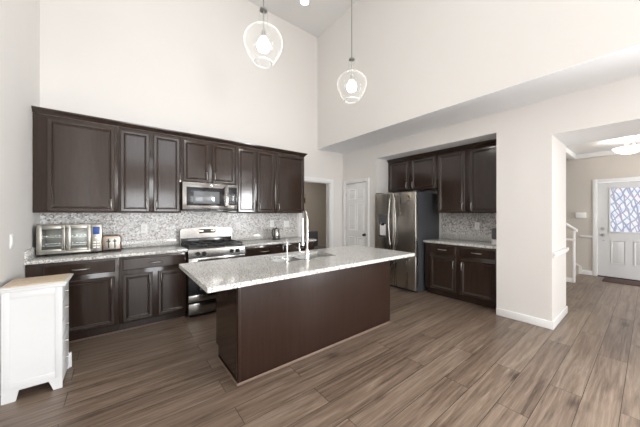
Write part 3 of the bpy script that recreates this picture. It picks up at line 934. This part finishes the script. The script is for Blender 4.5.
# burners and grates
for cx_, cy_, r in ((-0.19, -0.22, 0.04), (-0.19, -0.48, 0.045), (0.19, -0.22, 0.04), (0.19, -0.48, 0.045), (0, -0.35, 0.035)):
    bm = nb(); cyl(bm, (cx_, cy_, 0.9125), (cx_, cy_, 0.925), r + 0.012, r, seg=24); cyl(bm, (cx_, cy_, 0.925), (cx_, cy_, 0.934), r * 0.8, r * 0.75, seg=24)
    obj('burner', bm, M['black_matte'], t)
for x0, x1 in ((-0.36, -0.125), (-0.115, 0.115), (0.125, 0.36)):
    bm = nb()
    for y in (-0.585, -0.35, -0.115):
        box(bm, x0, x1, y - 0.006, y + 0.006, 0.938, 0.955, 0.002)
    for x in (x0, (x0 + x1) / 2 - 0.005, x1 - 0.01):
        box(bm, x, x + 0.01, -0.585, -0.115, 0.938, 0.955, 0.002)
    for x in (x0 + 0.002, x1 - 0.012):
        for y in (-0.58, -0.12):
            box(bm, x, x + 0.01, y - 0.005, y + 0.005, 0.912, 0.94)
    obj('grate', bm, M['black_matte'], t)

# microwave over the range
t = thing('microwave', 'stainless over-the-range microwave below the short cabinet', 'microwave', (1.062, YN - 0.014, 1.402))
bm = nb(); box(bm, -0.379, 0.379, -0.36, 0, 0.012, 0.41, 0.003)
obj('body', bm, M['black'], t)
bm = nb()
box(bm, -0.379, 0.225, -0.392, -0.361, 0.03, 0.41, 0.005)
md = obj('door', bm, M['steel'], t)
bm = nb(); box(bm, -0.33, 0.165, -0.3945, -0.3905, 0.085, 0.345, 0.004)
wd = obj('window', bm, M['black'], md)
bm = nb(); box(bm, -0.24, 0.11, -0.3965, -0.3946, 0.115, 0.29, 0.002)
obj('window_screen', bm, M['smoke'], wd)
bm = nb(); tube(bm, [(0.195, -0.392, 0.075), (0.195, -0.425, 0.085), (0.195, -0.43, 0.22), (0.195, -0.425, 0.355), (0.195, -0.392, 0.365)], 0.013, 12)
obj('handle', bm, M['steel'], md)
bm = nb(); box(bm, -0.012, 0.012, -0.3945, -0.3915, 0.372, 0.394, 0.004)
obj('badge', bm, M['chrome'], md)
bm = nb(); box(bm, 0.228, 0.379, -0.392, -0.361, 0.03, 0.41, 0.005)
cp = obj('control_panel', bm, M['steel'], t)
bm = nb(); box(bm, 0.24, 0.367, -0.3945, -0.3905, 0.10, 0.37, 0.004)
kp = obj('keypad', bm, M['black'], cp)
for j in range(4):
    for i in range(3):
        bm = nb(); box(bm, 0.258 + 0.034 * i, 0.28 + 0.034 * i, -0.3962, -0.3946, 0.12 + 0.04 * j, 0.142 + 0.04 * j)
        obj('button', bm, M['plastic_grey'], kp)
bm = nb(); box(bm, -0.375, 0.375, -0.385, -0.361, 0.012, 0.0295, 0.002); box(bm, -0.17, 0.1, -0.38, -0.05, 0.0, 0.0118); box(bm, 0.25, 0.37, -0.38, -0.05, -0.006, 0.0118)
obj('vent', bm, M['black'], t)

# ------------------------------------------------------------------ refrigerator
t = thing('refrigerator', 'dark stainless french-door refrigerator with ice dispenser in the alcove', 'refrigerator', (3.975, 2.893, 0), -PI / 2)
# local: x -> world -y, front faces local -y = world -x, back at y>0
HW = 0.446
bm = nb(); box(bm, -HW, HW, 0.075, 0.79, 0.03, 1.745, 0.006); box(bm, -HW + 0.03, HW - 0.03, 0.09, 0.78, 0, 0.03)
obj('body', bm, M['fridge_side'], t)
def fdoor(x0, x1, z0, z1):
    bm = nb(); box(bm, x0, x1, 0.0, 0.07, z0, z1, 0.012, 3); return bm
ld = obj('left_door', fdoor(-HW, -0.003, 0.655, 1.755), M['fridge_steel'], t)
rd = obj('right_door', fdoor(0.003, HW, 0.655, 1.755), M['fridge_steel'], t)
fz = obj('freezer_drawer', fdoor(-HW, HW, 0.05, 0.642), M['fridge_steel'], t)
def fhandle(par, x, bow):
    bm = nb()
    pts = []
    for k in range(0, 13):
        u = k / 12; pts.append((x + bow * (1 - (2 * u - 1) ** 2), -0.05 - 0.012 * math.sin(PI * u), 0.80 + 0.86 * u))
    tube(bm, pts, 0.014, 12)
    for z, xx in ((0.83, x), (1.63, x)):
        cyl(bm, (xx, 0.002, z), (xx, -0.052, z), 0.011)
    obj('handle', bm, M['steel'], par, 60, label='curved bright steel handle')
fhandle(ld, -0.045, -0.025); fhandle(rd, 0.045, 0.025)
bm = nb(); box(bm, -0.345, -0.145, -0.004, 0.001, 0.93, 1.36, 0.003)
dp = obj('dispenser', bm, M['plastic_grey'], ld, label='dark grey ice and water dispenser')
bm = nb(); box(bm, -0.315, -0.175, -0.008, -0.0045, 0.96, 1.17, 0.003)
obj('dispenser_bay', bm, M['plate'], dp, label='pale recess')
bm = nb(); box(bm, -0.285, -0.205, -0.02, -0.0085, 1.15, 1.19, 0.004)
obj('dispenser_paddle', bm, M['black'], dp)
bm = nb()
tube(bm, [(-0.36, -0.05, 0.585), (0.36, -0.05, 0.585)], 0.014, 12)
for x in (-0.33, 0.33):
    cyl(bm, (x, 0.002, 0.585), (x, -0.05, 0.585), 0.011)
obj('handle', bm, M['steel'], fz, label='straight steel bar handle')
bm = nb(); box(bm, 0.29, 0.345, -0.0025, 0.0005, 1.61, 1.70, 0.001)
obj('sticker', bm, M['brass'], rd, label='small gold sticker')
bm = nb()
bm.free()
for x in (-0.38, 0.38):
    bm = nb(); box(bm, x - 0.05, x + 0.05, 0.02, 0.16, 1.7555, 1.775, 0.006)
    obj('hinge_cover', bm, M['fridge_side'], t)

# ------------------------------------------------------------------ countertop oven, toaster, kettle, canister
t = thing('countertop_oven', 'champagne steel french-door countertop oven in the left corner', 'oven', (-0.425, 3.95, 0.9145))
bm = nb()
for x0, x1, y0, y1, z0, z1 in ((-0.24, -0.215, 0.02, 0.32, 0.02, 0.335), (0.155, 0.24, 0.02, 0.32, 0.02, 0.335), (-0.215, 0.155, 0.02, 0.32, 0.31, 0.335), (-0.215, 0.155, 0.02, 0.32, 0.02, 0.05), (-0.215, 0.155, 0.3, 0.32, 0.05, 0.31)):
    box(bm, x0, x1, y0, y1, z0, z1, 0.003)
obj('body', bm, M['oven_body'], t)
for s, (x0, x1) in ((0, (-0.235, -0.037)), (1, (-0.033, 0.152))):
    bm = nb()
    for a, b, c, d in ((x0, x0 + 0.035, 0.045, 0.325), (x1 - 0.028, x1, 0.045, 0.325), (x0 + 0.035, x1 - 0.028, 0.29, 0.325), (x0 + 0.035, x1 - 0.028, 0.045, 0.075)):
        box(bm, a, b, 0.0, 0.018, c, d, 0.003)
    dd = obj('door', bm, M['oven_body'], t)
    bm = nb(); box(bm, x0 + 0.035, x1 - 0.028, 0.006, 0.01, 0.075, 0.29)
    obj('pane', bm, M['window_glass'], dd, label='clear glass pane')
    hx = x1 - 0.014 if s == 0 else x0 + 0.014
    bm = nb(); tube(bm, [(hx, 0.0, 0.07), (hx, -0.032, 0.075), (hx, -0.032, 0.295), (hx, 0.0, 0.30)], 0.007, 10)
    obj('handle', bm, M['steel'], dd)
for z in (0.11, 0.2):
    bm = nb()
    for k in range(12):
        tube(bm, [(-0.21 + 0.033 * k, 0.03, z), (-0.21 + 0.033 * k, 0.29, z)], 0.0025, 6)
    box(bm, -0.215, 0.155, 0.03, 0.036, z - 0.003, z + 0.003); box(bm, -0.215, 0.155, 0.284, 0.29, z - 0.003, z + 0.003)
    obj('rack', bm, M['chrome'], t)
bm = nb(); box(bm, 0.158, 0.238, 0.004, 0.02, 0.03, 0.33, 0.003)
cp = obj('control_panel', bm, M['oven_body'], t)
bm = nb(); box(bm, 0.17, 0.225, 0.0, 0.0045, 0.22, 0.305, 0.002)
obj('screen', bm, M['screen'], cp, label='blue lit screen')
for z, cols_ in ((0.18, 1), (0.13, 2), (0.10, 2), (0.07, 2)):
    for i in range(cols_):
        bm = nb(); xx = 0.197 if cols_ == 1 else 0.182 + 0.032 * i
        box(bm, xx - 0.012, xx + 0.012, -0.001, 0.0045, z - 0.008, z + 0.008, 0.003)
        obj('button', bm, M['plate'], cp, label='white button')
for x in (-0.21, 0.21):
    for y in (0.05, 0.29):
        bm = nb(); cyl(bm, (x, y, 0), (x, y, 0.021), 0.014)
        obj('foot', bm, M['black_matte'], t)

t.scale = (1.1, 1.0, 1.0)
t = thing('toaster', 'small copper-toned toaster right of the countertop oven', 'toaster', (-0.068, 3.95, 0.9145))
bm = nb(); box(bm, -0.08, 0.08, 0.0, 0.27, 0.015, 0.19, 0.03, 4)
obj('body', bm, M['bronze'], t)
bm = nb(); box(bm, -0.055, 0.055, -0.006, 0.0, 0.035, 0.165, 0.004)
fp = obj('end_plate', bm, M['oven_body'], t)
bm = nb(); box(bm, -0.03, -0.02, -0.009, -0.0062, 0.05, 0.15); box(bm, 0.02, 0.03, -0.009, -0.0062, 0.05, 0.15)
obj('lever_slot', bm, M['black'], fp)
for x in (-0.025, 0.025):
    bm = nb(); box(bm, x - 0.016, x + 0.016, -0.03, -0.0092, 0.12, 0.132, 0.003)
    obj('lever', bm, M['black_matte'], fp)
bm = nb(); box(bm, -0.045, -0.015, 0.04, 0.23, 0.1895, 0.1915); box(bm, 0.015, 0.045, 0.04, 0.23, 0.1895, 0.1915)
obj('bread_slots', bm, M['black'], t)
bm = nb(); box(bm, -0.075, 0.075, 0.005, 0.265, 0, 0.0148, 0.004); box(bm, 0.075, 0.1, 0.03, 0.05, 0.02, 0.035, 0.003)
obj('base', bm, M['black_matte'], t)

t.scale = (1.18, 1.0, 1.05)
t = thing('electric_kettle', 'small black and steel electric kettle on the counter near the doorway', 'kettle', (2.20, 4.08, 0.9145))
bm = nb(); lathe(bm, [(0, 0.022), (0.062, 0.022), (0.066, 0.04), (0.058, 0.12), (0.05, 0.175), (0.044, 0.185), (0.0, 0.188)], seg=28)
obj('jug', bm, M['steel'], t)
bm = nb(); lathe(bm, [(0, 0), (0.072, 0), (0.072, 0.014), (0.062, 0.0215), (0, 0.0215)], seg=28)
obj('base', bm, M['black'], t)
bm = nb(); lathe(bm, [(0.046, 0.184), (0.045, 0.195), (0.02, 0.202), (0.012, 0.206), (0.012, 0.218), (0, 0.22)], seg=24)
obj('lid', bm, M['black'], t)
bm = nb(); tube(bm, [(-0.045, -0.02, 0.185), (-0.075, -0.03, 0.19), (-0.098, -0.04, 0.16), (-0.098, -0.04, 0.09), (-0.08, -0.03, 0.05), (-0.055, -0.02, 0.045)], 0.011, 10)
obj('handle', bm, M['black_matte'], t, 60)
bm = nb(); prism(bm, [(0.04, 0.15), (0.075, 0.18), (0.072, 0.186), (0.04, 0.184)], 'y', -0.014, 0.014)
obj('spout', bm, M['steel'], t)

t = thing('canister', 'dark grey canister on a white base at the right end of the alcove counter', 'canister', (4.47, 1.42, 0.9145))
bm = nb(); lathe(bm, [(0, 0), (0.06, 0), (0.06, 0.062), (0.052, 0.072), (0, 0.072)], seg=28)
obj('base', bm, M['plate'], t, label='white base')
bm = nb(); lathe(bm, [(0, 0.0725), (0.056, 0.0725), (0.06, 0.09), (0.06, 0.225), (0.05, 0.24), (0, 0.24)], seg=28)
obj('body', bm, M['plastic_grey'], t)

# ------------------------------------------------------------------ white drawer tower at the left wall
t = thing('drawer_tower', 'white narrow drawer tower with pale wood top against the left wall', 'cabinet', (-0.525, 3.02, 0))
bx0, bx1, by0, by1 = -0.142, 0.172, -0.162, 0.165
def side_shape(x0, x1, zt):
    # side board with cut-out foot: polygon in (x, z)
    return [(x0, 0), (x0 + 0.07, 0), (x0 + 0.085, 0.075), (x1 - 0.075, 0.075), (x1 - 0.05, 0), (x1, 0), (x1, zt), (x0, zt)]
for y in (by0, by1 - 0.018):
    bm = nb(); prism(bm, side_shape(bx0, bx1, 0.80), 'y', y, y + 0.018)
    sb = obj('side_panel', bm, M['white'], t)
    bm = nb()
    yy = (y - 0.004, y - 0.0003) if y < 0 else (y + 0.0183, y + 0.022)
    for a, b, c, d in ((bx0, bx0 + 0.04, 0.09, 0.80), (bx1 - 0.04, bx1, 0.09, 0.80), (bx0 + 0.04, bx1 - 0.04, 0.75, 0.80), (bx0 + 0.04, bx1 - 0.04, 0.09, 0.14)):
        box(bm, a, b, yy[0], yy[1], c, d, 0.001)
    obj('side_frame', bm, M['white'], sb)
bm = nb(); box(bm, bx0, bx0 + 0.012, by0 + 0.0185, by1 - 0.0185, 0.05, 0.80); box(bm, bx0 + 0.012, bx1 - 0.02, by0 + 0.0185, by1 - 0.0185, 0.075, 0.09)
obj('back_panel', bm, M['white'], t)
bm = nb(); box(bm, bx1 - 0.016, bx1 - 0.001, by0 + 0.0185, by1 - 0.0185, 0.03, 0.095, 0.002)
obj('plinth', bm, M['white'], t)
for i in range(5):
    z0 = 0.105 + i * 0.139
    bm = nb(); box(bm, bx1 - 0.018, bx1 + 0.002, by0 + 0.022, by1 - 0.022, z0, z0 + 0.132, 0.003)
    box(bm, bx0 + 0.02, bx1 - 0.018, by0 + 0.03, by1 - 0.03, z0 + 0.01, z0 + 0.02)
    d = obj('drawer', bm, M['white'], t)
    bm = nb(); cyl(bm, (bx1 + 0.002, 0, z0 + 0.066), (bx1 + 0.008, 0, z0 + 0.066), 0.006); cyl(bm, (bx1 + 0.007, 0, z0 + 0.066), (bx1 + 0.017, 0, z0 + 0.066), 0.012, 0.010)
    obj('knob', bm, M['nickel'], d)
bm = nb(); box(bm, bx1 - 0.012, bx1 + 0.018, by1 + 0.0005, by1 + 0.028, 0.0, 0.13, 0.003)
obj('corner_foot', bm, M['white'], t)
bm = nb(); box(bm, bx0 - 0.012, bx1 + 0.02, by0 - 0.012, by1 + 0.014, 0.8005, 0.822, 0.006)
box(bm, bx0 - 0.016, bx1 + 0.03, by0 - 0.016, by1 + 0.018, 0.822, 0.836, 0.004)
tp = obj('top', bm, M['white'], t)
bm = nb(); box(bm, bx0 + 0.002, bx1 + 0.012, by0 + 0.004, by1 + 0.0, 0.8365, 0.842, 0.002)
obj('wood_inlay', bm, M['butcher'], tp, label='pale wood surface')

# ------------------------------------------------------------------ lamps
def glass_profile():
    prof = [(0.041, 0.475), (0.041, 0.345), (0.045, 0.325), (0.075, 0.313), (0.125, 0.288), (0.160, 0.248), (0.174, 0.205), (0.170, 0.155), (0.152, 0.105), (0.125, 0.055), (0.10, 0.02), (0.08, 0.0)]
    return prof
def smooth_profile(prof, n=4):
    out = []
    P = [prof[0]] + prof + [prof[-1]]
    for i in range(1, len(P) - 2):
        p0, p1, p2, p3 = P[i - 1], P[i], P[i + 1], P[i + 2]
        for k in range(n):
            u = k / n
            out.append(tuple(0.5 * ((2 * p1[j]) + (-p0[j] + p2[j]) * u + (2 * p0[j] - 5 * p1[j] + 4 * p2[j] - p3[j]) * u * u + (-p0[j] + 3 * p1[j] - 3 * p2[j] + p3[j]) * u ** 3) for j in (0, 1)))
    out.append(prof[-1])
    return out
def pendant(x, y, zb, label):
    t = thing('pendant_lamp', label, 'pendant lamp', (x, y, zb), 0, 'clear glass pendant lamps over the island')
    top = ZC - zb - 0.001
    bm = nb(); lathe(bm, [(0, top), (0.065, top), (0.065, top - 0.012), (0.05, top - 0.025), (0.0, top - 0.028)], seg=28)
    obj('canopy', bm, M['nickel'], t)
    bm = nb(); cyl(bm, (0, 0, 0.49), (0, 0, top - 0.026), 0.0055, seg=10)
    obj('rod', bm, M['rod'], t)
    bm = nb(); lathe(bm, [(0, 0.505), (0.012, 0.502), (0.02, 0.49), (0.034, 0.486), (0.034, 0.474), (0.014, 0.472), (0.0, 0.472)], seg=24)
    obj('cap', bm, M['rod'], t)
    bm = nb(); cyl(bm, (0, 0, 0.471), (0, 0, 0.29), 0.006, seg=10); cyl(bm, (0, 0, 0.29), (0, 0, 0.235), 0.018, seg=16)
    obj('socket', bm, M['nickel'], t)
    bm = nb(); lathe(bm, smooth_profile(glass_profile()), seg=40)
    obj('glass_shade', bm, M['glass'], t, 60, label='clear teardrop glass shade')
    bm = nb(); lathe(bm, [(0.070, 0.0), (0.080, 0.007), (0.088, 0.0), (0.080, -0.007), (0.070, 0.0)], seg=40)
    obj('glass_rim', bm, M['rim'], t, 60, label='thick pale glass rim')
    bm = nb(); lathe(bm, [(0, 0.10), (0.022, 0.103), (0.046, 0.118), (0.058, 0.145), (0.055, 0.175), (0.038, 0.205), (0.02, 0.234), (0.0, 0.234)], seg=24)
    obj('bulb', bm, M['bulb'], t, 60, label='glowing bulb')
pendant(1.04, 2.17, 2.75, 'left clear teardrop glass pendant lamp over the island, nearer the range')
pendant(2.17, 2.17, 2.715, 'right clear teardrop glass pendant lamp over the island, nearer the refrigerator')

t = thing('recessed_light', 'small round recessed ceiling light between the two pendants', 'ceiling light', (2.57, 3.73, ZC))
bm = nb(); lathe(bm, [(0.07, -0.012), (0.095, -0.006), (0.098, -0.0005), (0.07, -0.0005)], seg=32)
obj('trim_ring', bm, M['plate'], t)
bm = nb(); cyl(bm, (0, 0, -0.009), (0, 0, -0.001), 0.069, seg=32)
obj('lens', bm, M['downlight'], t)

t = thing('ceiling_lamp', 'frosted glass bowl ceiling lamp with brass stem in the foyer', 'ceiling lamp', (7.2, 0.23, 2.72))
bm = nb(); lathe(bm, [(0, -0.001), (0.07, -0.001), (0.07, -0.015), (0.02, -0.03), (0.0, -0.03)], seg=28)
obj('canopy', bm, M['brass'], t)
bm = nb(); cyl(bm, (0, 0, -0.03), (0, 0, -0.29), 0.008)
for k in range(3):
    a = 2 * PI * k / 3 + 0.4
    tube(bm, [(0, 0, -0.05), (0.04 * math.cos(a), 0.04 * math.sin(a), -0.06), (0.06 * math.cos(a), 0.06 * math.sin(a), -0.1), (0.10 * math.cos(a), 0.10 * math.sin(a), -0.17)], 0.007, 8)
obj('stem', bm, M['brass'], t)
bm = nb(); lathe(bm, [(0, -0.275), (0.08, -0.268), (0.14, -0.24), (0.18, -0.20), (0.205, -0.165), (0.2, -0.165), (0.175, -0.195), (0.13, -0.232), (0.0, -0.262)], seg=36)
obj('glass_bowl', bm, M['bowl'], t, 60, label='glowing frosted glass bowl')
bm = nb(); lathe(bm, [(0, -0.31), (0.01, -0.305), (0.014, -0.29), (0.008, -0.28), (0.0, -0.276)], seg=16)
obj('finial', bm, M['brass'], t)
l = bpy.data.lights.new('foyer_lamp_light', 'POINT'); l.energy = 12; l.color = (1, 0.94, 0.86); l.shadow_soft_size = 0.12
lo = bpy.data.objects.new('foyer_lamp_light', l); lo.location = (7.2, 0.23, 2.60); COL.objects.link(lo)

# ------------------------------------------------------------------ wall plates
def plate(name, label, cat, loc, rotz, w, h, kind, group):
    t = thing(name, label, cat, loc, rotz, group)
    bm = nb(); box(bm, -w / 2, w / 2, -0.006, 0, -h / 2, h / 2, 0.003)
    p = obj('cover_plate', bm, M['plate'], t)
    n = max(1, round(w / 0.06))
    for i in range(n):
        x = (i - (n - 1) / 2) * 0.046
        if kind == 'switch':
            bm = nb(); box(bm, x - 0.016, x + 0.016, -0.010, -0.0062, -0.032, 0.032, 0.002)
            obj('rocker', bm, M['trim'], t)
        else:
            for z in (-0.02, 0.02):
                bm = nb(); box(bm, x - 0.017, x + 0.017, -0.008, -0.0062, z - 0.014, z + 0.014, 0.004)
                so = obj('socket', bm, M['trim'], t)
                bm = nb()
                for xx in (-0.006, 0.006):
                    box(bm, x + xx - 0.001, x + xx + 0.001, -0.0086, -0.0081, z - 0.004, z + 0.006)
                obj('slots', bm, M['black'], so)
    return t
GO, GS = 'white outlets on the mosaic backsplash', 'white wall switches'
yb = YN - 0.0125
plate('wall_outlet', 'white outlet on the mosaic left of the range above the bare counter', 'outlet', (0.275, yb, 1.165), 0, 0.075, 0.12, 'outlet', GO)
plate('wall_outlet', 'white outlet on the mosaic between the range and the kettle', 'outlet', (1.60, yb, 1.165), 0, 0.075, 0.12, 'outlet', GO)
plate('wall_outlet', 'white outlet on the mosaic directly above the kettle', 'outlet', (2.24, yb, 1.19), 0, 0.075, 0.12, 'outlet', GO)
plate('light_switch', 'wide white double switch on the mosaic between the kettle and the doorway', 'switch', (2.55, yb, 1.175), 0, 0.12, 0.12, 'switch', GS)
plate('wall_outlet', 'white outlet on the alcove mosaic right of the refrigerator', 'outlet', (4.7775, 1.80, 1.165), -PI / 2, 0.075, 0.12, 'outlet', GO)
plate('light_switch', 'white wall switch on the left wall above the drawer tower', 'switch', (XW + 0.0005, 3.325, 1.14), PI / 2, 0.075, 0.12, 'switch', GS)
plate('light_switch', 'white wall switch on the pier end above the chair rail', 'switch', (4.16, 0.7145, 1.19), 0, 0.075, 0.12, 'switch', GS)
t = thing('door_chime', 'white rectangular chime box on the foyer wall left of the front door', 'door chime', (8.2995, 0.965, 1.335), -PI / 2)
bm = nb(); box(bm, -0.085, 0.085, -0.045, 0, -0.062, 0.062, 0.008)
obj('cover', bm, M['plate'], t)
bm = nb()
for k in range(5):
    box(bm, -0.07, 0.07, -0.0462, -0.0452, -0.04 + 0.018 * k, -0.037 + 0.018 * k)
obj('grille', bm, M['trim'], t)

# ------------------------------------------------------------------ mat, next room
bm = nb(); box(bm, 7.72, 8.2, -0.35, 0.60, 0.0005, 0.014, 0.005)
tag(obj('door_mat', bm, M['mat']), 'dark brown door mat on the floor at the front door', 'mat')
t = thing('framed_picture', 'small dark picture on the wall of the room beyond the doorway', 'picture', (4.44, 6.499, 1.83))
bm = nb(); box(bm, -0.065, 0.065, -0.018, 0, -0.15, 0.15, 0.004)
obj('frame', bm, M['paper'], t)
bm = nb(); box(bm, -0.05, 0.05, -0.021, -0.0185, -0.135, 0.02)
obj('picture', bm, M['dark_wood'], t)
t = thing('dining_chair', 'slate grey chair seen through the doorway behind the counter end', 'chair', (4.22, 5.45, 0), 0.3)
for x in (-0.19, 0.19):
    for y in (-0.19, 0.19):
        bm = nb(); cyl(bm, (x, y, 0), (x * 0.95, y * 0.95, 0.44), 0.014, 0.02, seg=12)
        obj('leg', bm, M['dark_wood'], t)
bm = nb(); box(bm, -0.22, 0.22, -0.22, 0.22, 0.4405, 0.48, 0.015)
obj('seat', bm, M['grey_fabric'], t)
bm = nb(); box(bm, -0.21, 0.21, 0.18, 0.22, 0.4805, 0.89, 0.015)
obj('backrest', bm, M['grey_fabric'], t)
